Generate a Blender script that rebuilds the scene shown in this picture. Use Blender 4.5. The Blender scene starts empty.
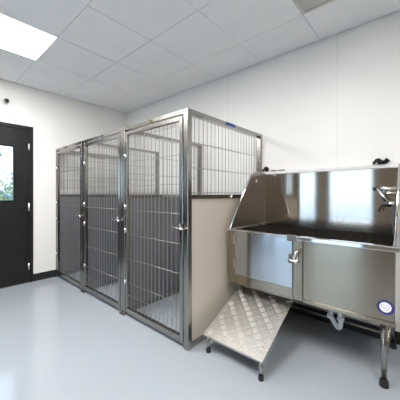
import bpy, bmesh, math, random
from mathutils import Vector, Matrix
random.seed(7)
scene = bpy.context.scene
COL = scene.collection

# ------------------------------------------------------------------ materials
def new_mat(name):
    m = bpy.data.materials.new(name); m.use_nodes = True
    nt = m.node_tree
    return m, nt, nt.nodes['Principled BSDF']

def paint(name, col, rough=0.5, var=0.04, scale=6.0, bump=0.0, bscale=60.0, spec=0.5, metallic=0.0, coat=0.0):
    m, nt, b = new_mat(name)
    tc = nt.nodes.new('ShaderNodeTexCoord')
    n = nt.nodes.new('ShaderNodeTexNoise'); n.inputs['Scale'].default_value = scale; n.inputs['Detail'].default_value = 4
    nt.links.new(tc.outputs['Object'], n.inputs['Vector'])
    r = nt.nodes.new('ShaderNodeValToRGB')
    r.color_ramp.elements[0].position = 0.3; r.color_ramp.elements[1].position = 0.7
    r.color_ramp.elements[0].color = (*[c * (1 - var) for c in col], 1)
    r.color_ramp.elements[1].color = (*[min(1, c * (1 + var)) for c in col], 1)
    nt.links.new(n.outputs['Fac'], r.inputs['Fac']); nt.links.new(r.outputs['Color'], b.inputs['Base Color'])
    b.inputs['Roughness'].default_value = rough; b.inputs['Metallic'].default_value = metallic
    b.inputs['Specular IOR Level'].default_value = spec; b.inputs['Coat Weight'].default_value = coat
    if bump:
        n2 = nt.nodes.new('ShaderNodeTexNoise'); n2.inputs['Scale'].default_value = bscale
        nt.links.new(tc.outputs['Object'], n2.inputs['Vector'])
        bp = nt.nodes.new('ShaderNodeBump'); bp.inputs['Strength'].default_value = bump; bp.inputs['Distance'].default_value = 0.002
        nt.links.new(n2.outputs['Fac'], bp.inputs['Height']); nt.links.new(bp.outputs['Normal'], b.inputs['Normal'])
    return m

def steel(name, col=(0.43, 0.41, 0.375), rough=0.2, stretch=(140, 140, 1.5), bump=0.06, var=0.05, wav=0.0, aniso=0.0):
    """brushed stainless: fine streaks along the axis with the small scale"""
    m, nt, b = new_mat(name)
    b.inputs['Metallic'].default_value = 1.0
    if aniso:                                   # brushed across: highlights stretch up and down
        b.inputs['Anisotropic'].default_value = aniso
        cv = nt.nodes.new('ShaderNodeCombineXYZ')
        for k, v in enumerate((0.06, 0.04, 1.0)): cv.inputs[k].default_value = v
        nt.links.new(cv.outputs[0], b.inputs['Tangent'])
    tc = nt.nodes.new('ShaderNodeTexCoord')
    mp = nt.nodes.new('ShaderNodeMapping'); mp.inputs['Scale'].default_value = stretch
    nt.links.new(tc.outputs['Object'], mp.inputs['Vector'])
    n = nt.nodes.new('ShaderNodeTexNoise'); n.inputs['Scale'].default_value = 1.0; n.inputs['Detail'].default_value = 3
    nt.links.new(mp.outputs['Vector'], n.inputs['Vector'])
    r = nt.nodes.new('ShaderNodeValToRGB')
    r.color_ramp.elements[0].position = 0.25; r.color_ramp.elements[1].position = 0.75
    r.color_ramp.elements[0].color = (*[c * (1 - var) for c in col], 1)
    r.color_ramp.elements[1].color = (*[min(1, c * (1 + var)) for c in col], 1)
    nt.links.new(n.outputs['Fac'], r.inputs['Fac']); nt.links.new(r.outputs['Color'], b.inputs['Base Color'])
    mr = nt.nodes.new('ShaderNodeMapRange')
    mr.inputs['To Min'].default_value = rough * (0.94 if aniso else 0.75); mr.inputs['To Max'].default_value = rough * (1.06 if aniso else 1.3)
    nt.links.new(n.outputs['Fac'], mr.inputs['Value']); nt.links.new(mr.outputs['Result'], b.inputs['Roughness'])
    bp = nt.nodes.new('ShaderNodeBump'); bp.inputs['Strength'].default_value = bump; bp.inputs['Distance'].default_value = 0.001
    nt.links.new(n.outputs['Fac'], bp.inputs['Height'])
    last = bp
    if wav:
        n3 = nt.nodes.new('ShaderNodeTexNoise'); n3.inputs['Scale'].default_value = 3.9; n3.inputs['Detail'].default_value = 1
        nt.links.new(tc.outputs['Object'], n3.inputs['Vector'])
        b2 = nt.nodes.new('ShaderNodeBump'); b2.inputs['Strength'].default_value = wav; b2.inputs['Distance'].default_value = 0.01
        nt.links.new(n3.outputs['Fac'], b2.inputs['Height']); nt.links.new(bp.outputs['Normal'], b2.inputs['Normal'])
        last = b2
    nt.links.new(last.outputs['Normal'], b.inputs['Normal'])
    return m

def emis(name, col, strength):
    m, nt, b = new_mat(name)
    b.inputs['Base Color'].default_value = (0.9, 0.9, 0.9, 1)
    b.inputs['Emission Color'].default_value = (*col, 1); b.inputs['Emission Strength'].default_value = strength
    return m

def glass_mat(name):
    m = bpy.data.materials.new(name); m.use_nodes = True; nt = m.node_tree
    nt.nodes.clear()
    out = nt.nodes.new('ShaderNodeOutputMaterial'); mix = nt.nodes.new('ShaderNodeMixShader')
    tr = nt.nodes.new('ShaderNodeBsdfTransparent'); gl = nt.nodes.new('ShaderNodeBsdfGlossy'); fr = nt.nodes.new('ShaderNodeFresnel')
    tr.inputs['Color'].default_value = (0.93, 0.96, 0.97, 1); gl.inputs['Roughness'].default_value = 0.02
    fr.inputs['IOR'].default_value = 1.45
    nt.links.new(fr.outputs[0], mix.inputs[0]); nt.links.new(tr.outputs[0], mix.inputs[1]); nt.links.new(gl.outputs[0], mix.inputs[2])
    nt.links.new(mix.outputs[0], out.inputs[0])
    return m

M = {}
M['wall'] = paint('white_wall_paint', (0.80, 0.79, 0.77), 0.55, 0.015, 2.0, 0.05, 90)
M['tan'] = paint('tan_wall_paint', (0.21, 0.165, 0.125), 0.6, 0.04, 2.0)
M['tan2'] = paint('light_tan_wall_paint', (0.34, 0.27, 0.20), 0.6, 0.04, 2.0)
M['tile'] = paint('ceiling_tile_grey', (0.90, 0.90, 0.905), 0.85, 0.02, 4.0, 0.2, 200)
M['plenum'] = paint('plenum_dark', (0.05, 0.05, 0.055), 0.9)
M['floor'] = paint('blue_grey_epoxy', (0.315, 0.35, 0.388), 0.10, 0.025, 1.2, 0.02, 8, spec=0.45)
M['black'] = paint('black_rubber', (0.012, 0.012, 0.013), 0.5, 0.1, 20)
M['blackpaint'] = paint('black_door_paint', (0.012, 0.012, 0.0135), 0.42, 0.1, 3, spec=0.3)
M['blackplastic'] = paint('black_plastic', (0.006, 0.006, 0.006), 0.55, 0.1, 20, spec=0.25)
M['steel'] = steel('brushed_stainless')
M['tube'] = steel('stainless_tube', (0.355, 0.345, 0.32), 0.20, (200, 200, 2), 0.0, aniso=0.6)
M['wire'] = steel('steel_wire', (0.37, 0.36, 0.345), 0.38, (50, 50, 50), 0.0)
M['sheet'] = steel('backsplash_stainless', (0.47, 0.435, 0.395), 0.105, (90, 90, 0.6), 0.0, 0.05, 0.012, aniso=0.9)
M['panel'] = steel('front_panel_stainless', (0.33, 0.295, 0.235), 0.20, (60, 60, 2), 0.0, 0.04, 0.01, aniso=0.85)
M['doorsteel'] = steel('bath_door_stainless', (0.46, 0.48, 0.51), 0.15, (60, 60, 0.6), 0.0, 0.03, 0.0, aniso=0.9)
M['chrome'] = steel('chrome', (0.78, 0.78, 0.78), 0.07, (9, 9, 9), 0.0)
M['lip'] = steel('satin_lip', (0.92, 0.92, 0.92), 0.5, (9, 9, 9), 0.0)
M['satin'] = steel('satin_stainless', (0.50, 0.45, 0.39), 0.36, (60, 60, 2), 0.02)
M['alu'] = steel('tread_plate_aluminium', (0.68, 0.665, 0.64), 0.38, (60, 60, 60), 0.10, 0.14)
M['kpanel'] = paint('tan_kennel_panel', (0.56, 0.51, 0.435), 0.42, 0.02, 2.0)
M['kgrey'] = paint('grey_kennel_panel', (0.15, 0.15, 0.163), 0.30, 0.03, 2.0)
M['pvc'] = paint('white_pvc', (0.74, 0.78, 0.84), 0.35, 0.02, 10)
M['blue'] = paint('blue_label_vinyl', (0.012, 0.05, 0.30), 0.45, 0.05, 40)
M['navy'] = paint('navy_print', (0.018, 0.018, 0.17), 0.4, 0.05, 40)
M['white'] = paint('white_print', (0.85, 0.84, 0.85), 0.4, 0.02, 40)
M['greyink'] = paint('grey_print', (0.32, 0.30, 0.36), 0.5, 0.05, 40)
M['brass'] = steel('yellow_brass', (0.42, 0.40, 0.16), 0.3, (30, 30, 30), 0.0)
M['whiteplastic'] = paint('white_plastic', (0.72, 0.72, 0.71), 0.4, 0.02, 20)
M['greyplastic'] = paint('grey_plastic', (0.10, 0.10, 0.105), 0.4, 0.05, 20)
M['midgrey'] = paint('mid_grey_plastic', (0.30, 0.30, 0.30), 0.45, 0.04, 20)
M['vent'] = paint('beige_grey_vent_enamel', (0.66, 0.64, 0.59), 0.6, 0.03, 20)
M['lamp'] = emis('lit_diffuser', (1.0, 0.97, 0.93), 29.0)
M['glass'] = glass_mat('clear_pane')
M['leaf'] = paint('dark_green_leaf', (0.045, 0.16, 0.085), 0.5, 0.35, 5)
M['leaf2'] = paint('olive_green_leaf', (0.30, 0.36, 0.20), 0.5, 0.35, 3)
M['bark'] = paint('brown_bark', (0.12, 0.08, 0.05), 0.9, 0.3, 12)
M['ground'] = paint('pale_concrete', (0.72, 0.74, 0.76), 0.9, 0.1, 3)
M['carblue'] = paint('blue_car_paint', (0.03, 0.18, 0.55), 0.25, 0.05, 3, coat=0.6)

# black rubber grate with pale flecks
def flecked():
    m, nt, b = new_mat('black_flecked_rubber')
    tc = nt.nodes.new('ShaderNodeTexCoord'); v = nt.nodes.new('ShaderNodeTexVoronoi'); v.inputs['Scale'].default_value = 55
    nt.links.new(tc.outputs['Object'], v.inputs['Vector'])
    r = nt.nodes.new('ShaderNodeValToRGB'); r.color_ramp.interpolation = 'CONSTANT'
    r.color_ramp.elements[0].color = (0.30, 0.27, 0.22, 1); r.color_ramp.elements[1].position = 0.16
    r.color_ramp.elements[1].color = (0.004, 0.0035, 0.003, 1)
    nt.links.new(v.outputs['Distance'], r.inputs['Fac']); nt.links.new(r.outputs['Color'], b.inputs['Base Color'])
    b.inputs['Roughness'].default_value = 0.9; b.inputs['Specular IOR Level'].default_value = 0.06
    return m
M['fleck'] = flecked()

# back wall with thin board joints at their true places
def wallboard():
    m = M['wall'].copy(); m.name = 'white_wallboard_with_joints'
    nt = m.node_tree; b = nt.nodes['Principled BSDF']
    b.inputs['Roughness'].default_value = 0.42
    src = b.inputs['Base Color'].links[0].from_socket
    tc = nt.nodes.new('ShaderNodeTexCoord'); sx = nt.nodes.new('ShaderNodeSeparateXYZ')
    nt.links.new(tc.outputs['Object'], sx.inputs[0])
    def math(op, a, bb):
        n = nt.nodes.new('ShaderNodeMath'); n.operation = op
        for k, x in enumerate((a, bb)):
            if isinstance(x, (int, float)): n.inputs[k].default_value = x
            else: nt.links.new(x, n.inputs[k])
        return n.outputs[0]
    f = math('FRACT', math('DIVIDE', math('ADD', sx.outputs['X'], 1.22 * 4 - 2.325 + 0.002), 1.19), 0)
    lt = math('LESS_THAN', f, 0.0035)
    mx = nt.nodes.new('ShaderNodeMix'); mx.data_type = 'RGBA'
    nt.links.new(lt, mx.inputs[0]); nt.links.new(src, mx.inputs[6]); mx.inputs[7].default_value = (0.66, 0.655, 0.64, 1)
    nt.links.new(mx.outputs[2], b.inputs['Base Color'])
    return m
M['wallboard'] = wallboard()

# ------------------------------------------------------------------ mesh helpers
BASE = {}
def box(bm, x0, x1, y0, y1, z0, z1, mi=0):
    vs = [bm.verts.new((x, y, z)) for x in (x0, x1) for y in (y0, y1) for z in (z0, z1)]
    for q in ((0, 1, 3, 2), (4, 6, 7, 5), (0, 4, 5, 1), (2, 3, 7, 6), (0, 2, 6, 4), (1, 5, 7, 3)):
        f = bm.faces.new([vs[i] for i in q]); f.material_index = mi
def cyl(bm, a, b, r, n=12, r2=None, caps=True, mi=0):
    a = Vector(a); b = Vector(b); d = (b - a).normalized()
    u = d.orthogonal().normalized(); w = d.cross(u); r2 = r if r2 is None else r2
    A = [bm.verts.new(a + (u * math.cos(t) + w * math.sin(t)) * r) for t in [2 * math.pi * k / n for k in range(n)]]
    B = [bm.verts.new(b + (u * math.cos(t) + w * math.sin(t)) * r2) for t in [2 * math.pi * k / n for k in range(n)]]
    for k in range(n):
        f = bm.faces.new((A[k], A[(k + 1) % n], B[(k + 1) % n], B[k])); f.smooth = True; f.material_index = mi
    if caps:
        bm.faces.new(A[::-1]).material_index = mi; bm.faces.new(B).material_index = mi
def pipe(bm, pts, r, n=10, mi=0):
    pts = [Vector(p) for p in pts]; rings = []
    u = None
    for i, p in enumerate(pts):
        d = (pts[min(i + 1, len(pts) - 1)] - pts[max(i - 1, 0)]).normalized()
        if u is None: u = d.orthogonal().normalized()
        else: u = (u - d * u.dot(d)).normalized()
        w = d.cross(u); rr = r[i] if isinstance(r, (list, tuple)) else r
        rings.append([bm.verts.new(p + (u * math.cos(t) + w * math.sin(t)) * rr) for t in [2 * math.pi * k / n for k in range(n)]])
    for A, B in zip(rings, rings[1:]):
        for k in range(n):
            f = bm.faces.new((A[k], A[(k + 1) % n], B[(k + 1) % n], B[k])); f.smooth = True; f.material_index = mi
    bm.faces.new(rings[0][::-1]).material_index = mi; bm.faces.new(rings[-1]).material_index = mi
def sphere(bm, c, r, sx=1, sy=1, sz=1, n=14):
    g = bmesh.ops.create_uvsphere(bm, u_segments=n, v_segments=n // 2 + 2, radius=r)
    for v in g['verts']: v.co = Vector((v.co.x * sx, v.co.y * sy, v.co.z * sz)) + Vector(c)
    for v in g['verts']:
        for f in v.link_faces: f.smooth = True
def prism_yz(bm, prof, x0, x1):
    A = [bm.verts.new((x0, y, z)) for y, z in prof]; B = [bm.verts.new((x1, y, z)) for y, z in prof]
    n = len(prof)
    for k in range(n): bm.faces.new((A[k], A[(k + 1) % n], B[(k + 1) % n], B[k]))
    bm.faces.new(A[::-1]); bm.faces.new(B)
def prism_xz(bm, prof, y0, y1):
    A = [bm.verts.new((x, y0, z)) for x, z in prof]; B = [bm.verts.new((x, y1, z)) for x, z in prof]
    n = len(prof)
    for k in range(n): bm.faces.new((A[k], A[(k + 1) % n], B[(k + 1) % n], B[k]))
    bm.faces.new(A[::-1]); bm.faces.new(B)

def obj(name, bm, mats, parent=None, bevel=0.0, recalc=True, loc=None):
    """link a bmesh given in WORLD coordinates as one object, local to its thing's base"""
    if recalc: bmesh.ops.recalc_face_normals(bm, faces=bm.faces)
    base = BASE.get(parent.name, Vector((0, 0, 0))) if parent else Vector(loc or (0, 0, 0))
    if base.length: bmesh.ops.translate(bm, verts=bm.verts, vec=-base)
    me = bpy.data.meshes.new(name); bm.to_mesh(me); bm.free()
    o = bpy.data.objects.new(name, me); COL.objects.link(o)
    for m in (mats if isinstance(mats, (list, tuple)) else [mats]): me.materials.append(m)
    if parent: o.parent = parent
    else: o.location = base
    BASE[o.name] = base
    if bevel:
        md = o.modifiers.new('bevel', 'BEVEL'); md.width = bevel; md.segments = 2; md.limit_method = 'ANGLE'; md.angle_limit = math.radians(40)
    return o
def thing(name, loc, label, cat, group=None):
    o = bpy.data.objects.new(name, None); COL.objects.link(o); o.location = loc; o.empty_display_size = 0.1
    BASE[o.name] = Vector(loc); o['label'] = label; o['category'] = cat
    if group: o['group'] = group
    return o
def tag(o, label, cat, group=None):
    o['label'] = label; o['category'] = cat
    if group: o['group'] = group
    return o
def struct(name, bm, mats, parent=None, bevel=0.0):
    o = obj(name, bm, mats, parent, bevel)
    if parent is None: o['kind'] = 'structure'
    return o
def B(): return bmesh.new()

# ------------------------------------------------------------------ the room
XR, YF, H = 6.25, -4.65, 2.627
T = 0.12
bm = B(); box(bm, -T, XR + T, YF - T, T, -0.1, 0.0); struct('floor', bm, M['floor'])
bm = B(); box(bm, -T, XR + T, 0, T, 0, H + 0.25); struct('wall_back', bm, M['wallboard'])
# left wall with two glazed doors
D1, D2 = (-2.48, -1.445), (-4.50, -2.85)
DZ = 2.09
bm = B()
box(bm, -T, 0, D1[1], 0, 0, H + 0.25); box(bm, -T, 0, D2[1], D1[0], 0, H + 0.25); box(bm, -T, 0, YF, D2[0], 0, H + 0.25)
for d in (D1, D2): box(bm, -T, 0, d[0], d[1], DZ, H + 0.25)
struct('wall_left', bm, M['wall'])
bm = B(); box(bm, XR, XR + T, YF, 0, 0, H + 0.25); struct('wall_right', bm, M['tan2'])
# front wall (behind the camera) with two tall windows
WIN = [(0.92, 1.82), (2.06, 3.10)]
WZ = (0.02, 2.2)
bm = B()
xs = [-T] + [v for w in WIN for v in w] + [XR + T]
for a, b in zip(xs[0::2], xs[1::2]): box(bm, a, b, YF - T, YF, 0, H + 0.25)
for a, b in WIN:
    box(bm, a, b, YF - T, YF, 0, WZ[0]); box(bm, a, b, YF - T, YF, WZ[1], H + 0.25)
struct('wall_front', bm, M['tan'])
for i, (a, b) in enumerate(WIN):
    bm = B(); y0, y1 = YF - 0.08, YF - 0.03
    box(bm, a, a + 0.05, y0, y1, *WZ); box(bm, b - 0.05, b, y0, y1, *WZ)
    box(bm, a + 0.05, b - 0.05, y0, y1, WZ[0], WZ[0] + 0.05); box(bm, a + 0.05, b - 0.05, y0, y1, WZ[1] - 0.05, WZ[1])
    m0, m1 = ((1.12, 1.23), (2.58, 2.58))[i]
    if i == 0: box(bm, m0, m1, y0, y1, WZ[0] + 0.05, WZ[1] - 0.05)
    w = struct('window_%d' % (i + 1), bm, M['blackpaint'])
    for p, q in ((a + 0.05, m0), (m1, b - 0.05)):
        bm = B(); box(bm, p, q, YF - 0.058, YF - 0.052, WZ[0] + 0.05, WZ[1] - 0.05)
        obj('pane', bm, M['glass'], w)

def glazed_door(idx, d, lite=(0.735, 0.169, 1.105, 1.797)):
    y0, y1 = d
    bm = B(); fw = 0.048
    box(bm, -T, 0.012, y1 - fw, y1, 0, DZ); box(bm, -T, 0.012, y0, y0 + fw, 0, DZ); box(bm, -T, 0.012, y0 + fw, y1 - fw, DZ - fw, DZ)
    root = struct('door_%d' % idx, bm, M['blackpaint'], bevel=0.003)
    a, b = y0 + fw + 0.003, y1 - fw - 0.003
    ly0, ly1, lz0, lz1 = b - lite[0], b - lite[1], lite[2], lite[3]
    bm = B(); x0, x1 = -0.05, -0.006
    box(bm, x0, x1, ly1, b, 0.008, DZ - fw - 0.003); box(bm, x0, x1, a, ly0, 0.008, DZ - fw - 0.003)
    box(bm, x0, x1, ly0, ly1, 0.008, lz0); box(bm, x0, x1, ly0, ly1, lz1, DZ - fw - 0.003)
    obj('door_leaf', bm, M['blackpaint'], root)
    bm = B(); k = 0.02
    for (p, q, r, s) in ((ly0 - k, ly0, lz0 - k, lz1 + k), (ly1, ly1 + k, lz0 - k, lz1 + k), (ly0, ly1, lz0 - k, lz0), (ly0, ly1, lz1, lz1 + k)):
        box(bm, x1, x1 + 0.006, p, q, r, s)
    obj('glazing_bead', bm, M['blackplastic'], root, 0.002)
    bm = B(); box(bm, -0.031, -0.025, ly0, ly1, lz0, lz1); obj('pane', bm, M['glass'], root)
    for z0, z1 in ((1.775, 1.858), (0.955, 1.065), (0.178, 0.258)):
        bm = B(); cyl(bm, (0.006, b + 0.001, z0), (0.006, b + 0.001, z1), 0.009, 10); obj('hinge', bm, M['lip'], root)
    bm = B(); cyl(bm, (-0.006, a + 0.07, 0.98), (0.05, a + 0.07, 0.98), 0.012); cyl(bm, (0.05, a + 0.06, 0.98), (0.05, a + 0.2, 0.98), 0.01)
    cyl(bm, (-0.006, a + 0.07, 0.98), (0.004, a + 0.07, 0.98), 0.028, 16); obj('door_handle', bm, M['steel'], root)
    bm = B(); box(bm, -0.09, 0.02, a, b, 0.0, 0.007); obj('threshold', bm, M['chrome'], root)
glazed_door(1, D1); glazed_door(2, D2, (1.43, 0.12, 1.15, 1.98))

# baseboards (black rubber)
def base(name, x0, x1, y0, y1):
    bm = B(); box(bm, x0, x1, y0, y1, 0.0, 0.10); struct(name, bm, M['black'], bevel=0.003)
bm = B()
for a, b in ((D1[1] + 0.001, -0.008), (D2[1] + 0.001, D1[0] - 0.001), (YF + 0.008, D2[0] - 0.001)): box(bm, 0, 0.007, a, b, 0, 0.10)
struct('baseboard_left', bm, M['black'])
base('baseboard_back', 0.0, XR - 0.008, -0.007, 0.0)
base('baseboard_right', XR - 0.007, XR, YF + 0.008, 0.0)
base('baseboard_front', 0.008, XR - 0.008, YF, YF + 0.007)

# suspended ceiling: 60 cm tiles
gx = [0.0, 0.25] + [0.25 + 0.6 * k for k in range(1, 10)] + [XR]
gy = [0.0, -0.45] + [-0.45 - 0.6 * k for k in range(1, 7)] + [YF]
LIGHTS = [(0.85, -1.65), (2.65, -1.65), (4.45, -1.65)]           # corner (x, upper y); each 0.6 x 1.2; last two unseen, added to brighten the room
VENT = (3.25, -0.45)
def skip(x, y):
    for a, b in LIGHTS:
        if abs(x - a) < 0.01 and (abs(y - b) < 0.01 or abs(y - b + 0.6) < 0.01): return True
        if abs(x - a) < 0.01 and abs(y - (b - 0.6)) < 0.01: return True
    return abs(x - VENT[0]) < 0.01 and abs(y - VENT[1]) < 0.01
bm = B(); g = 0.0022
for xa, xb in zip(gx, gx[1:]):
    for ya, yb in zip(gy, gy[1:]):
        if xb - xa < 0.05 or ya - yb < 0.05 or skip(xa, ya): continue
        ea = 0.007 if xa == 0 else g; eb = 0.007 if xb == XR else g
        e0 = 0.007 if ya == 0 else g; e1 = 0.007 if yb == YF else g
        box(bm, xa + ea, xb - eb, yb + e1, ya - e0, H, H + 0.015)
box(bm, -T, XR + T, YF - T, T, H + 0.20, H + 0.24, 1)
# dark runners above the joints
for x in gx[1:-1]: box(bm, x - 0.012, x + 0.012, YF, 0, H + 0.016, H + 0.022, 1)
for y in gy[1:-1]: box(bm, 0, XR, y - 0.012, y + 0.012, H + 0.023, H + 0.029, 1)
box(bm, 0, 0.02, YF, 0, H + 0.016, H + 0.022, 1); box(bm, 0, XR, -0.02, 0, H + 0.023, H + 0.029, 1)
struct('ceiling', bm, [M['tile'], M['plenum']])

def ceiling_light(x, y, label):
    t = thing('ceiling_light', (x + 0.3, y - 0.6, H), label, 'ceiling light', 'flat ceiling lights')
    bm = B(); a, b, c, d = x + 0.002, x + 0.598, y - 1.198, y - 0.002; f = 0.004
    box(bm, a, a + f, c, d, H - 0.002, H + 0.06); box(bm, b - f, b, c, d, H - 0.004, H + 0.06)
    box(bm, a + f, b - f, c, c + f, H - 0.004, H + 0.06); box(bm, a + f, b - f, d - f, d, H - 0.004, H + 0.06)
    obj('frame', bm, M['whiteplastic'], t)
    bm = B(); box(bm, a + f, b - f, c + f, d - f, H - 0.001, H + 0.006); obj('diffuser', bm, M['lamp'], t)
labs = ['lit flat rectangular ceiling light nearest the black glazed door',
        'added unseen flat rectangular ceiling light over the middle of the room above the camera',
        'added unseen flat rectangular ceiling light at the end of the room away from the door']
for (x, y), l in zip(LIGHTS, labs): ceiling_light(x, y, l)

t = thing('ceiling_vent', (VENT[0] + 0.3, VENT[1] - 0.3, H), 'beige-grey louvred square vent in the ceiling above the steel dog bath', 'vent')
vx, vy = VENT; a, b, c, d = vx + 0.003, vx + 0.597, vy - 0.597, vy - 0.003; f = 0.02
bm = B(); box(bm, a, a + f, c, d, H - 0.003, H + 0.03); box(bm, b - f, b, c, d, H - 0.003, H + 0.03)
box(bm, a + f, b - f, c, c + f, H - 0.003, H + 0.03); box(bm, a + f, b - f, d - f, d, H - 0.003, H + 0.03)
obj('frame', bm, M['vent'], t)
bm = B(); y = c + f + 0.006
while y < d - f - 0.012:
    vs = [(y, H + 0.001), (y + 0.0095, H + 0.001), (y + 0.0095, H + 0.008), (y, H + 0.008)]
    prism_yz(bm, vs, a + f, b - f); y += 0.0135
obj('slats', bm, M['vent'], t)
bm = B(); box(bm, a + f, b - f, c + f, d - f, H + 0.022, H + 0.027); obj('backing', bm, M['vent'], t)

# security camera on the left wall
t = thing('security_camera', (0, -1.752, 2.36), 'small white round camera with black lens high on the wall above the door', 'camera')
bm = B(); cyl(bm, (0, -1.760, 2.355), (0.022, -1.760, 2.355), 0.036, 24); obj('mount', bm, M['whiteplastic'], t, 0.004)
bm = B(); cyl(bm, (0.022, -1.752, 2.357), (0.055, -1.745, 2.359), 0.029, 20); obj('housing', bm, M['midgrey'], t, 0.004)
bm = B(); sphere(bm, (0.055, -1.745, 2.359), 0.022, 0.7, 1, 1); obj('lens', bm, M['blackplastic'], t)
bm = B(); sphere(bm, (0.071, -1.741, 2.361), 0.008, 0.4, 1, 1); obj('lens_glass', bm, M['greyplastic'], t)

# ------------------------------------------------------------------ dog kennels
KY, KH = -1.165, 1.833
def vwires(bm, x0, x1, y, z0, z1, pitch, r=0.003):
    n = int(round((x1 - x0) / pitch)); 
    for k in range(1, n): cyl(bm, (x0 + (x1 - x0) * k / n, y, z0), (x0 + (x1 - x0) * k / n, y, z1), r, 6, caps=False)
def partition(root, xc, outer, mat, w=0.05):
    xa, xb = (xc - w / 2, xc + w / 2)
    yf = KY + 0.045
    bm = B()
    box(bm, xa, xb, yf, -0.004, KH - 0.030, KH)
    box(bm, xa, xb, -0.04, -0.004, 0, KH - 0.030)
    box(bm, xa + 0.004, xb - 0.004, yf, -0.04, 1.146, 1.180)
    box(bm, xa + 0.004, xb - 0.004, yf, -0.04, 0.004, 0.05)
    p = obj('side_panel', bm, M['tube'], root, 0.003)
    bm = B(); box(bm, xc - 0.012, xb - 0.012, yf, -0.04, 0.05, 1.146); obj('solid_panel', bm, mat, p)
    for z0, z1 in ((1.149, 1.177), (0.008, 0.046)):  # black strips painting in the shade along the mid and bottom rails
        bm = B(); box(bm, xa + 0.001, xa + 0.0035, yf + 0.005, -0.045, z0, z1); obj('rail_shade_strip', bm, M['black'], p)
    bm = B(); xw = xb - 0.02
    for z in (1.195, 1.388, 1.585, 1.783): cyl(bm, (xw + 0.005, yf, z), (xw + 0.005, -0.04, z), 0.003, 6, caps=False)
    n = 21
    for k in range(1, n):
        y = yf + (-0.04 - yf) * k / n
        cyl(bm, (xw, y, 1.18), (xw, y, KH - 0.03), 0.003, 6, caps=False)
    obj('wire_grid', bm, M['wire'], p)
    return p

WZS = (1.72, 1.492, 1.261, 1.03, 0.795, 0.562, 0.327, 0.207, 0.105)
KL = ['stainless steel dog kennel against the left wall, farthest from the bath', 'middle stainless steel dog kennel between the other two',
      'stainless steel dog kennel beside the bath, with tan outer side panel']
CX = [0.8805, 1.757, 2.6285]     # right post centres
HALF = [0.0375, 0.0375, 0.0245]
OL = [0.042, 0.920, 1.797]       # left edge of each gate opening
for k in range(3):
    right = CX[k] + HALF[k]; left = 0.004 if k == 0 else CX[k - 1] + HALF[k - 1]
    t = thing('dog_kennel', ((left + right) / 2, KY / 2, 0), KL[k], 'dog kennel', 'row of dog kennels')
    # posts
    if k == 0:
        bm = B(); box(bm, 0.004, 0.032, KY, KY + 0.045, 0, KH); obj('post', bm, M['tube'], t, 0.004)
        partition(t, 0.032, False, M['kgrey'])
    bm = B(); box(bm, CX[k] - HALF[k], right, KY, KY + 0.045, 0.0, KH); obj('post', bm, M['tube'], t, 0.004)
    if k < 2:
        bm = B(); box(bm, CX[k] - 0.05, CX[k] + HALF[k], KY - 0.012, KY + 0.03, 0.0, 0.006); obj('foot_plate', bm, M['steel'], t, 0.002)
    ol = OL[k]; orr = CX[k] - HALF[k]
    bm = B(); box(bm, (0.032 if k == 0 else left), orr, KY, KY + 0.04, 1.80, KH); obj('header', bm, M['tube'], t, 0.003)
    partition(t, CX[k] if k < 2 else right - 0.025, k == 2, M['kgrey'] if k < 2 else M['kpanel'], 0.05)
    # gate
    ga, gb = ol + 0.006, orr - 0.011
    bm = B(); y0, y1 = KY + 0.002, KY + 0.034; zb, zt = 0.035, 1.789
    box(bm, ga, ga + 0.024, y0, y1, zb, zt); box(bm, gb - 0.036, gb, y0, y1, zb, zt)
    box(bm, ga + 0.024, gb - 0.036, y0, y1, zt - 0.036, zt); box(bm, ga + 0.024, gb - 0.036, y0, y1, zb, zb + 0.05)
    gate = obj('gate', bm, M['tube'], t, 0.004)
    bm = B(); wy = KY + 0.018
    vwires(bm, ga + 0.024, gb - 0.036, wy, zb + 0.05, zt - 0.036, 0.0505, 0.0030)
    for z in WZS: cyl(bm, (ga + 0.012, wy - 0.006, z), (gb - 0.02, wy - 0.006, z), 0.0021, 6)
    obj('wire_grid', bm, M['wire'], gate)
    for z in (1.06, 0.83, 0.335, 1.55):
        bm = B(); cyl(bm, (ga + 0.008, KY - 0.006, z - 0.022), (ga + 0.008, KY - 0.006, z + 0.022), 0.009, 10)
        box(bm, ga - 0.004, ga + 0.022, KY - 0.004, KY + 0.004, z - 0.012, z + 0.012)
        obj('hinge', bm, M['chrome'], gate)
    bm = B(); z = 0.922; xl = gb - 0.018
    box(bm, xl - 0.014, xl + 0.014, KY - 0.006, KY + 0.004, z - 0.02, z + 0.02)
    cyl(bm, (xl - 0.075, KY - 0.022, z + 0.004), (xl + 0.052, KY - 0.022, z - 0.006), 0.0065, 10)
    cyl(bm, (xl, KY, z), (xl, KY - 0.028, z), 0.009, 10)
    cyl(bm, (xl + 0.005, KY - 0.022, z), (xl + 0.025, KY - 0.03, z + 0.032), 0.005, 8)
    obj('latch', bm, M['chrome'], gate)
    # little fixing on the header
    hx = (0.342, 1.328, 2.193)[k]
    bm = B(); cyl(bm, (hx, KY + 0.004, 1.822), (hx, KY - 0.012, 1.822), 0.014, 12); sphere(bm, (hx, KY - 0.012, 1.826), 0.013)
    o = obj('header_clip', bm, M['brass'] if k == 2 else M['steel'], t)
    if k == 2: o['label'] = 'small yellowish clip on the header'
    if k == 2:
        bm = B(); box(bm, 2.653, 2.6546, -0.677, -0.533, 1.8055, 1.8325); o = obj('sticker', bm, M['blue'], t); o['label'] = 'blue label on the top rail'

# ------------------------------------------------------------------ dog bath
X0, X1, YB, YT = 2.705, 3.862, -0.022, -0.70
ZB, ZR, ZS = 0.42, 0.862, 1.40
t = thing('dog_bath', ((X0 + X1) / 2, -0.36, 0), 'raised stainless steel dog bath with tall backsplash and a latched side door above the ramp', 'dog bath')
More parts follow.
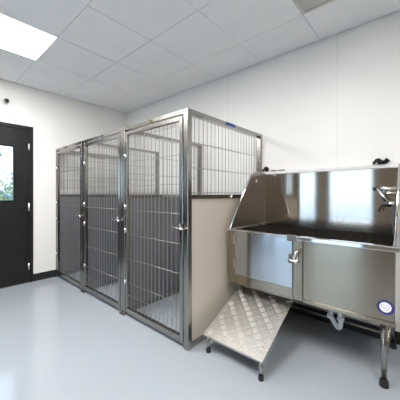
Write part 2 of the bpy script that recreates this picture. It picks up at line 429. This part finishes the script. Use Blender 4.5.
# basin: bottom, sides, front frame members
bm = B()
box(bm, X0 + 0.003, X1 - 0.003, YT + 0.02, YB, ZB, ZB + 0.02)
box(bm, X0, X0 + 0.062, YT, YT + 0.02, ZB, ZR)                    # left stile
box(bm, X0 + 0.062, 3.2665, YT, YT + 0.02, ZB, 0.497)             # rail under door
box(bm, 3.2685, 3.336, YT - 0.002, YT + 0.02, ZB, ZR)             # middle post
box(bm, 3.336, X1, YT - 0.004, YT + 0.02, ZB - 0.008, ZB + 0.018) # bottom flange
box(bm, X0, 3.2665, YT - 0.002, YT + 0.02, ZB - 0.008, ZB)
obj('basin', bm, M['panel'], t, 0.003)
for xa in (X0, X1 - 0.004):
    bm = B(); box(bm, xa, xa + 0.004, YT + 0.02, YB, ZB, ZR); obj('end_panel', bm, M['chrome'], t)
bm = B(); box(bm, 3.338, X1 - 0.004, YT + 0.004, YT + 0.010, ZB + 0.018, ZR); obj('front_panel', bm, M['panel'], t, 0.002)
# rolled rim
bm = B()
box(bm, 3.290, X1 + 0.024, YT - 0.018, YT + 0.03, ZR - 0.012, 0.880)
box(bm, X0 - 0.022, 3.290, YT - 0.018, YT + 0.03, 0.868, 0.880)
box(bm, X0 - 0.012, X0 + 0.010, YT + 0.03, YB, 0.866, 0.880); box(bm, X1 - 0.010, X1 + 0.010, YT + 0.03, YB, 0.866, 0.880)
obj('rim', bm, M['chrome'], t, 0.005)
# backsplash with two sloping side panels
bm = B(); box(bm, X0, X1, YB - 0.006, YB, ZB + 0.02, ZS); bs = obj('backsplash', bm, M['sheet'], t)
prof = [(-0.700, 0.880), (-0.352, 1.350), (-0.334, 1.372), (-0.312, 1.388), (-0.284, 1.397), (-0.255, ZS), (YB - 0.006, ZS), (YB - 0.006, 0.880)]
for xa, xb in ((X0, X0 + 0.005), (X1 - 0.005, X1)):
    bm = B(); prism_yz(bm, prof, xa, xb); sp = obj('side_panel', bm, M['satin'], t)
    bm = B(); xm = (xa + xb) / 2
    pipe(bm, [(xm, y, z) for y, z in prof[:7]], 0.0085, 8); obj('edge_trim', bm, M['chrome'], sp)
bm = B(); prism_yz(bm, [(YB - 0.006, ZS - 0.008), (YB - 0.030, ZS - 0.008), (YB - 0.030, ZS - 0.004), (YB - 0.012, ZS + 0.022), (-0.002, ZS + 0.022), (-0.002, ZS - 0.008)], X0 - 0.002, X1 + 0.002); obj('top_lip', bm, M['lip'], t, 0.002)
for x in (2.765, 2.835):  # two dark grey dashes along the top lip
    bm = B(); box(bm, x, x + (0.05 if x < 2.8 else 0.075), -0.016, -0.002, ZS + 0.022, ZS + 0.036); obj('dark_dash', bm, M['greyplastic'], t, 0.002)
bm = B(); cyl(bm, (X0 + 0.005, -0.232, 1.316), (X0 + 0.010, -0.232, 1.316), 0.011, 12); cyl(bm, (X0 + 0.010, -0.232, 1.316), (X0 + 0.014, -0.232, 1.316), 0.006, 6)
obj('bolt', bm, M['white'], t)
# side-entry door
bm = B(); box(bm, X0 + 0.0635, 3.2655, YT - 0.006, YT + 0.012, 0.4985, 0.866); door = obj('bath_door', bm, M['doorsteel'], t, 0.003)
for z in (0.795, 0.60):
    bm = B(); cyl(bm, (X0 + 0.062, YT - 0.010, z - 0.04), (X0 + 0.062, YT - 0.010, z + 0.04), 0.008, 10)
    box(bm, X0 + 0.04, X0 + 0.084, YT - 0.010, YT - 0.004, z - 0.036, z + 0.036); obj('hinge', bm, M['steel'], door, 0.002)
bm = B(); lx, lz = 3.272, 0.715
box(bm, lx - 0.034, lx - 0.006, YT - 0.022, YT - 0.005, lz - 0.034, lz + 0.034); obj('keeper', bm, M['greyplastic'], door, 0.006)
bm = B()
box(bm, lx - 0.002, lx + 0.036, YT - 0.012, YT - 0.002, lz - 0.026, lz + 0.026)
pipe(bm, [(lx + 0.006, YT - 0.02, lz - 0.012), (lx + 0.012, YT - 0.034, lz + 0.012), (lx + 0.028, YT - 0.040, lz + 0.038), (lx + 0.036, YT - 0.042, lz + 0.058)], [0.011, 0.009, 0.008, 0.009], 10)
sphere(bm, (lx + 0.037, YT - 0.042, lz + 0.060), 0.012)
cyl(bm, (lx - 0.03, YT - 0.026, lz - 0.008), (lx + 0.03, YT - 0.026, lz - 0.016), 0.009, 10)
sphere(bm, (lx + 0.026, YT - 0.026, lz - 0.016), 0.013); obj('latch', bm, M['chrome'], door)
bm = B(); box(bm, 3.230, 3.292, YT - 0.023, YT + 0.012, 0.842, 0.885); obj('corner_bracket', bm, M['greyplastic'], t, 0.003)
# legs
for x, y in ((3.80, -0.615), (2.775, -0.615), (3.80, -0.085), (2.775, -0.085)):
    bm = B(); cyl(bm, (x, y, 0.03), (x, y, ZB), 0.0150, 20, 0.0205); lg = obj('leg', bm, M['tube'], t)
    bm = B(); cyl(bm, (x, y, 0.0), (x, y, 0.012), 0.026, 20); cyl(bm, (x, y, 0.012), (x, y, 0.045), 0.026, 20, 0.022); obj('rubber_foot', bm, M['black'], lg, 0.003)
for x in (3.80, 2.775):
    bm = B(); cyl(bm, (x + 0.012, -0.60, 0.20), (x + 0.012, -0.30, ZB), 0.010, 10); obj('brace', bm, M['tube'], t)
bm = B(); cyl(bm, (2.775, -0.085, 0.088), (3.80, -0.085, 0.088), 0.010, 10); obj('stretcher', bm, M['tube'], t)
# drain trap
bm = B(); px, py = 3.512, -0.40
cyl(bm, (px, py, ZB), (px, py, 0.245), 0.0175, 16)
pts = [(px, py, 0.262), (px, py, 0.198), (px - 0.003, py, 0.180), (px - 0.013, py, 0.170), (px - 0.026, py, 0.175), (px - 0.046, py, 0.204), (px - 0.064, py, 0.234)]
pts += [(px - 0.070, py, 0.255), (px - 0.071, py + 0.006, 0.275), (px - 0.068, py + 0.030, 0.296), (px - 0.060, py + 0.07, 0.302), (px - 0.060, py + 0.36, 0.302)]
pipe(bm, pts, 0.0165, 14)
for x in (px, px - 0.072): cyl(bm, (x, py, 0.232), (x, py, 0.258), 0.024, 16)
o = obj('drain_trap', bm, M['pvc'], t); o['label'] = 'white plastic drain trap under the basin'
# round maker's sticker: navy ring, white centre with a grey line drawing, pale lettering marks round the ring
sxc, szc, sy, sr = 3.815, 0.517, YT + 0.0035, 0.043
def disc(r0, r1, y, n=40):
    bm = B()
    for k in range(n):
        a, b = 2 * math.pi * k / n, 2 * math.pi * (k + 1) / n
        q = [(r1, a), (r1, b)] + ([(r0, b), (r0, a)] if r0 else [])
        vs = [bm.verts.new((sxc + r * math.cos(an), y, szc + r * math.sin(an))) for r, an in q]
        if not r0: vs.append(bm.verts.new((sxc, y, szc)))
        bm.faces.new(vs)
    bmesh.ops.remove_doubles(bm, verts=bm.verts, dist=1e-6)
    return bm
bm = B(); cyl(bm, (sxc, YT + 0.0045, szc), (sxc, sy, szc), sr, 40); st = obj('sticker', bm, M['navy'], t); st['label'] = 'round navy-ringed white sticker'
bm = B(); cyl(bm, (sxc, sy, szc), (sxc, sy - 0.0004, szc), sr * 0.68, 36); obj('sticker_centre', bm, M['white'], st)
bm = B()
for a in list(range(25, 165, 18)):
    if 72 < a < 90: continue
    an = math.radians(a); c = Vector((sxc + 0.83 * sr * math.cos(an), sy - 0.0003, szc + 0.83 * sr * math.sin(an)))
    u = Vector((math.cos(an), 0, math.sin(an))); w = Vector((-math.sin(an), 0, math.cos(an)))
    for s in (-1, 1):
        q = [c + w * (s * 0.0016 + e * 0.0004) + u * f for e, f in ((-1, -0.0024), (1, -0.0024), (1, 0.0024), (-1, 0.0024))]
        bm.faces.new([bm.verts.new(p) for p in q])
    q = [c + w * e + u * f for e, f in ((-0.0016, -0.0007), (0.0016, -0.0007), (0.0016, 0.0007), (-0.0016, 0.0007))]
    bm.faces.new([bm.verts.new(p) for p in q])
obj('sticker_lettering', bm, M['greyink'], st)
bm = B()
for pts in ([(-.55, .12), (-.42, .32), (-.2, .38), (0, .28), (.2, .36), (.42, .22), (.5, -.02), (.38, -.2)],
            [(-.42, .3), (-.5, .0), (-.3, -.06), (-.22, .14)], [(0, .1), (.12, -.12), (.3, -.3), (.12, -.48), (-.1, -.42)], [(-.12, .05), (-.05, -.2), (-.22, -.34)]):
    pipe(bm, [(sxc + a * sr * 0.95, sy - 0.0008, szc + b * sr * 0.95) for a, b in pts], 0.0016, 6)
obj('sticker_drawing', bm, M['greyink'], st)
# mixer tap on the backsplash with lever handle and hose
bm = B(); fy = -0.095
cyl(bm, (3.715, fy, 1.222), (3.835, fy, 1.222), 0.017, 16)
for x in (3.745, 3.815):
    cyl(bm, (x, YB - 0.006, 1.222), (x, fy, 1.222), 0.013, 12); cyl(bm, (x, YB - 0.006, 1.222), (x, YB - 0.016, 1.222), 0.028, 18)
cyl(bm, (3.745, fy, 1.190), (3.835, fy, 1.190), 0.010, 12)
fa = obj('tap', bm, M['chrome'], t)
bm = B(); cyl(bm, (3.704, fy - 0.02, 1.225), (3.778, fy - 0.045, 1.118), 0.0115, 12, 0.014); obj('tap_lever', bm, M['chrome'], fa)
bm = B(); cyl(bm, (3.676, fy - 0.01, 1.220), (3.706, fy - 0.01, 1.228), 0.015, 12); o = obj('knob', bm, M['blackplastic'], fa, 0.004)
bm = B(); cyl(bm, (3.755, fy - 0.03, 1.112), (3.832, fy - 0.03, 1.104), 0.021, 16); cyl(bm, (3.775, fy - 0.05, 1.13), (3.775, fy - 0.01, 1.09), 0.012, 10)
obj('spray_head', bm, M['chrome'], fa)
bm = B(); pipe(bm, [(3.765, fy - 0.04, 1.104), (3.742, fy - 0.05, 1.098), (3.727, fy - 0.052, 1.075), (3.722, fy - 0.052, 1.045)], 0.0055, 8); obj('trigger', bm, M['blackplastic'], fa)
bm = B(); pipe(bm, [(3.808, fy - 0.03, 1.10), (3.810, fy - 0.032, 1.02), (3.811, fy - 0.03, 0.94), (3.811, fy - 0.03, 0.874)], 0.011, 10); obj('hose', bm, M['greyplastic'], fa)

# grate lying in the basin
bm = B(); box(bm, X0 + 0.008, X1 - 0.008, YT + 0.034, YB - 0.010, 0.844, 0.862)
tag(obj('floor_grate', bm, M['fleck'], bevel=0.003, loc=(3.28, -0.36, 0.844)), 'black flecked rubber grate laid in the top of the steel bath', 'grate')

# tie clamps on the top lip
def clamp(x, label, turn):
    z = ZS + 0.0225; y = -0.020; k = 1.0 if turn else 1.05
    t = thing('tie_clamp', (x, y, z), label, 'clamp', 'black clamps on the backsplash')
    bm = B(); sphere(bm, (x, y - 0.006, z + 0.0265 * k), 0.026 * k, 1.1, 0.8, 1.0)
    cyl(bm, (x - 0.034 * k, y - 0.012, z + 0.0145), (x + 0.02 * k, y - 0.012, z + 0.016), 0.014 * k, 12)
    if turn: cyl(bm, (x + 0.01, y - 0.006, z + 0.017), (x + 0.055, y - 0.006, z + 0.020), 0.016, 12)
    obj('body', bm, M['blackplastic'], t)
    bm = B(); dx = 0.054 if turn else -0.004
    cyl(bm, (x + dx - 0.010, y - 0.006, z + 0.016 + (0 if turn else 0.016)), (x + dx + 0.014, y - 0.006, z + 0.040), 0.016, 6, 0.020); obj('knob', bm, M['blackplastic'], t, 0.003)
    bm = B(); cyl(bm, (x - 0.006, y - 0.022, z + 0.010), (x - 0.006, y - 0.036, z + 0.006), 0.009, 12); obj('screw', bm, M['chrome'], t)
clamp(2.712, 'black plastic clamp at the end of the backsplash beside the kennel', False)
clamp(3.70, 'black plastic clamp with sideways knob on the backsplash above the tap', True)

# ------------------------------------------------------------------ ramp
RX0, RX1 = 2.735, 3.222
P0, P1 = Vector((0, -1.085, 0.130)), Vector((0, -0.575, 0.358))
t = thing('ramp', ((RX0 + RX1) / 2, -0.83, 0), 'sloping diamond tread metal ramp leading up under the bath door', 'ramp')
d = (P1 - P0).normalized(); nrm = Vector((0, -d.z, d.y)); L = (P1 - P0).length
def R(x, s, h): return Vector((x, 0, 0)) + P0 + d * s + nrm * h
def rbox(bm, x0, x1, s0, s1, h0, h1):
    vs = [bm.verts.new(R(x, s, h)) for x in (x0, x1) for s in (s0, s1) for h in (h0, h1)]
    for q in ((0, 1, 3, 2), (4, 6, 7, 5), (0, 4, 5, 1), (2, 3, 7, 6), (0, 2, 6, 4), (1, 5, 7, 3)): bm.faces.new([vs[i] for i in q])
bm = B(); rbox(bm, RX0, RX1, 0, L, -0.004, 0)
c = 0.054
W = RX1 - RX0
for i in range(-20, 30):
    for j in range(-20, 30):
        u = (i + j) * c / math.sqrt(2); v = (i - j) * c / math.sqrt(2)
        if not (0 < u < W and 0 < v < L): continue
        ang = math.radians(45 if (i % 2) else -45)
        ca, sa = math.cos(ang), math.sin(ang)
        for q in (-0.0165, -0.0055, 0.0055, 0.0165):
            hl, hw = 0.023, 0.0036
            pts = [(-hl, 0), (0, -hw), (hl, 0), (0, hw)]
            P = [(u + a * ca - (b + q) * sa, v + a * sa + (b + q) * ca) for a, b in pts]
            if any(not (0.003 < x < W - 0.003 and 0.003 < s < L - 0.003) for x, s in P): continue
            bv = [bm.verts.new(R(RX0 + x, s, 0)) for x, s in P]
            tp = [bm.verts.new(R(RX0 + x * 0.55 + (u - q * sa) * 0.45, s * 0.55 + (v + q * ca) * 0.45, 0.0030)) for x, s in P]
            for k in range(4): bm.faces.new((bv[k], bv[(k + 1) % 4], tp[(k + 1) % 4], tp[k]))
            bm.faces.new(tp)
obj('tread_plate', bm, M['alu'], t, recalc=True)
bm = B()
rbox(bm, RX0, RX0 + 0.004, 0, L, -0.028, -0.004); rbox(bm, RX1 - 0.004, RX1, 0, L, -0.028, -0.004); rbox(bm, RX0 + 0.004, RX1 - 0.004, 0, 0.004, -0.022, -0.004)
obj('frame', bm, M['chrome'], t)
for x in (RX0 + 0.036, RX1 - 0.016):
    y = -1.068
    bm = B(); cyl(bm, (x, y, 0.02), (x, y, 0.124), 0.0135, 16); lg = obj('leg', bm, M['tube'], t)
    bm = B(); cyl(bm, (x, y, 0), (x, y, 0.008), 0.018, 16); cyl(bm, (x, y, 0.008), (x, y, 0.030), 0.0185, 16, 0.0165); obj('rubber_foot', bm, M['black'], lg, 0.002)
for x in (RX0 + 0.018, RX1 - 0.012):
    bm = B(); cyl(bm, (x, -0.585, 0.34), (x, -0.585, ZB - 0.008), 0.007, 10); obj('hook', bm, M['chrome'], t)

# ------------------------------------------------------------------ outdoors beyond the door pane
bm = B(); box(bm, -40, 30, -30, 20, -0.25, -0.2); struct('ground', bm, M['ground'])
def leaves(bm, n, cen, rad, size):
    for _ in range(n):
        while True:
            p = Vector([random.uniform(-1, 1) for _ in range(3)])
            if 0.2 < p.length < 1: break
        p = Vector((p.x * rad[0], p.y * rad[1], p.z * rad[2])) + Vector(cen)
        u = Vector([random.gauss(0, 1) for _ in range(3)]).normalized(); w = u.orthogonal().normalized()
        s = size * random.uniform(0.6, 1.3)
        bm.faces.new([bm.verts.new(q) for q in (p - u * s, p - w * s * 0.45, p + u * s, p + w * s * 0.45)])
t = thing('shrub', (-6.2, -0.35, -0.2), 'olive green leafy shrub seen through the door pane', 'shrub')
bm = B(); leaves(bm, 1500, (-6.2, -0.2, 0.75), (0.9, 1.0, 0.72), 0.075); leaves(bm, 170, (-6.2, -0.40, 1.62), (0.5, 0.28, 0.42), 0.055); obj('foliage', bm, M['leaf2'], t, recalc=False)
bm = B()
for k in range(7):
    a = k * 0.9; cyl(bm, (-6.2, -0.35, -0.2), (-6.2 + 0.5 * math.cos(a), -0.25 + 0.55 * math.sin(a), 1.25), 0.02, 7, 0.008)
obj('stem', bm, M['bark'], t)
t = thing('tree', (-5.0, -2.6, -0.2), 'dark green tree whose branch hangs into the door pane', 'tree')
bm = B(); pipe(bm, [(-5.0, -2.6, -0.2), (-5.05, -2.55, 1.2), (-5.0, -2.4, 2.4), (-5.1, -2.3, 3.4)], [0.10, 0.085, 0.07, 0.04], 10)
for b in ((-5.0, -0.95, 2.42), (-5.0, -1.0, 2.0), (-5.6, -3.0, 3.4), (-4.6, -2.9, 3.2)): pipe(bm, [(-5.0, -2.45, 2.0), ((-5.0 + b[0]) / 2, (-2.45 + b[1]) / 2, b[2] - 0.02), b], [0.04, 0.025, 0.01], 7)
obj('trunk', bm, M['bark'], t)
bm = B(); leaves(bm, 900, (-5.1, -2.5, 3.3), (1.2, 1.1, 0.9), 0.09)
for cc in ((-5.0, -0.98, 2.44), (-5.0, -0.93, 2.27), (-5.0, -1.02, 2.0)): leaves(bm, 40, cc, (0.2, 0.13, 0.08), 0.05)
obj('foliage', bm, M['leaf'], t, recalc=False)
# blue car far behind the shrub
t = thing('car', (-13.0, 0.3, -0.2), 'blue car parked beyond the shrub outside the door', 'car')
zz = -0.2
bm = B(); y0 = -2.95
prof = [(y0, .45), (y0 + .1, .95), (y0 + 1.1, 1.05), (y0 + 1.7, 1.62), (y0 + 3.4, 1.66), (y0 + 4.2, 1.05), (y0 + 4.3, .45)]
prism_yz(bm, [(y, z + zz) for y, z in prof], -13.8, -12.2); obj('body', bm, M['carblue'], t, 0.08)
bm = B(); prism_yz(bm, [(y0 + 1.35, 1.12 + zz), (y0 + 1.75, 1.5 + zz), (y0 + 3.3, 1.52 + zz), (y0 + 3.8, 1.12 + zz)], -12.21, -12.185); obj('side_window', bm, M['blackplastic'], t)
for y in (y0 + .85, y0 + 3.45):
    for x in (-13.7, -12.3):
        bm = B(); cyl(bm, (x - 0.1, y, 0.33 + zz), (x + 0.1, y, 0.33 + zz), 0.33, 24); obj('wheel', bm, M['black'], t, 0.03)

# ------------------------------------------------------------------ light and camera
w = bpy.data.worlds.new('sky'); scene.world = w; w.use_nodes = True
nt = w.node_tree; bg = nt.nodes['Background']
tc = nt.nodes.new('ShaderNodeTexCoord'); sp = nt.nodes.new('ShaderNodeSeparateXYZ'); nt.links.new(tc.outputs['Generated'], sp.inputs[0])
r = nt.nodes.new('ShaderNodeValToRGB')
r.color_ramp.elements[0].position = 0.0; r.color_ramp.elements[0].color = (0.74, 0.87, 1.0, 1)
r.color_ramp.elements[1].position = 0.6; r.color_ramp.elements[1].color = (0.62, 0.80, 1.0, 1)
nt.links.new(sp.outputs['Z'], r.inputs['Fac']); nt.links.new(r.outputs['Color'], bg.inputs['Color'])
bg.inputs['Strength'].default_value = 3.9
def portal(name, loc, rot, sx, sy):
    l = bpy.data.lights.new(name, 'AREA'); l.shape = 'RECTANGLE'; l.size = sx; l.size_y = sy
    l.cycles.is_portal = True
    o = bpy.data.objects.new(name, l); COL.objects.link(o); o.location = loc; o.rotation_euler = rot
for a, b in WIN: portal('window_portal', ((a + b) / 2, YF - 0.10, (WZ[0] + WZ[1]) / 2), (math.radians(90), 0, 0), b - a, WZ[1] - WZ[0])

cam = bpy.data.cameras.new('camera'); co = bpy.data.objects.new('camera', cam); COL.objects.link(co)
cam.sensor_fit = 'HORIZONTAL'; cam.sensor_width = 36.0; cam.lens = 255.967 / 400 * 36
cam.shift_y = (194.267 - 200) / 400
cam.clip_start = 0.05
co.location = (3.995, -2.546, 1.182); co.rotation_euler = (math.radians(90), 0, 0.724)
scene.camera = co
vs = scene.view_settings
vs.view_transform = 'Standard'; vs.look = 'None'; vs.exposure = 0.0; vs.gamma = 1.0; vs.use_curve_mapping = False
scene.cycles.use_denoising = True; scene.render.filter_size = 1.25
scene.cycles.max_bounces = 10; scene.cycles.diffuse_bounces = 6; scene.cycles.glossy_bounces = 6; scene.cycles.transparent_max_bounces = 12
scene.cycles.caustics_reflective = True
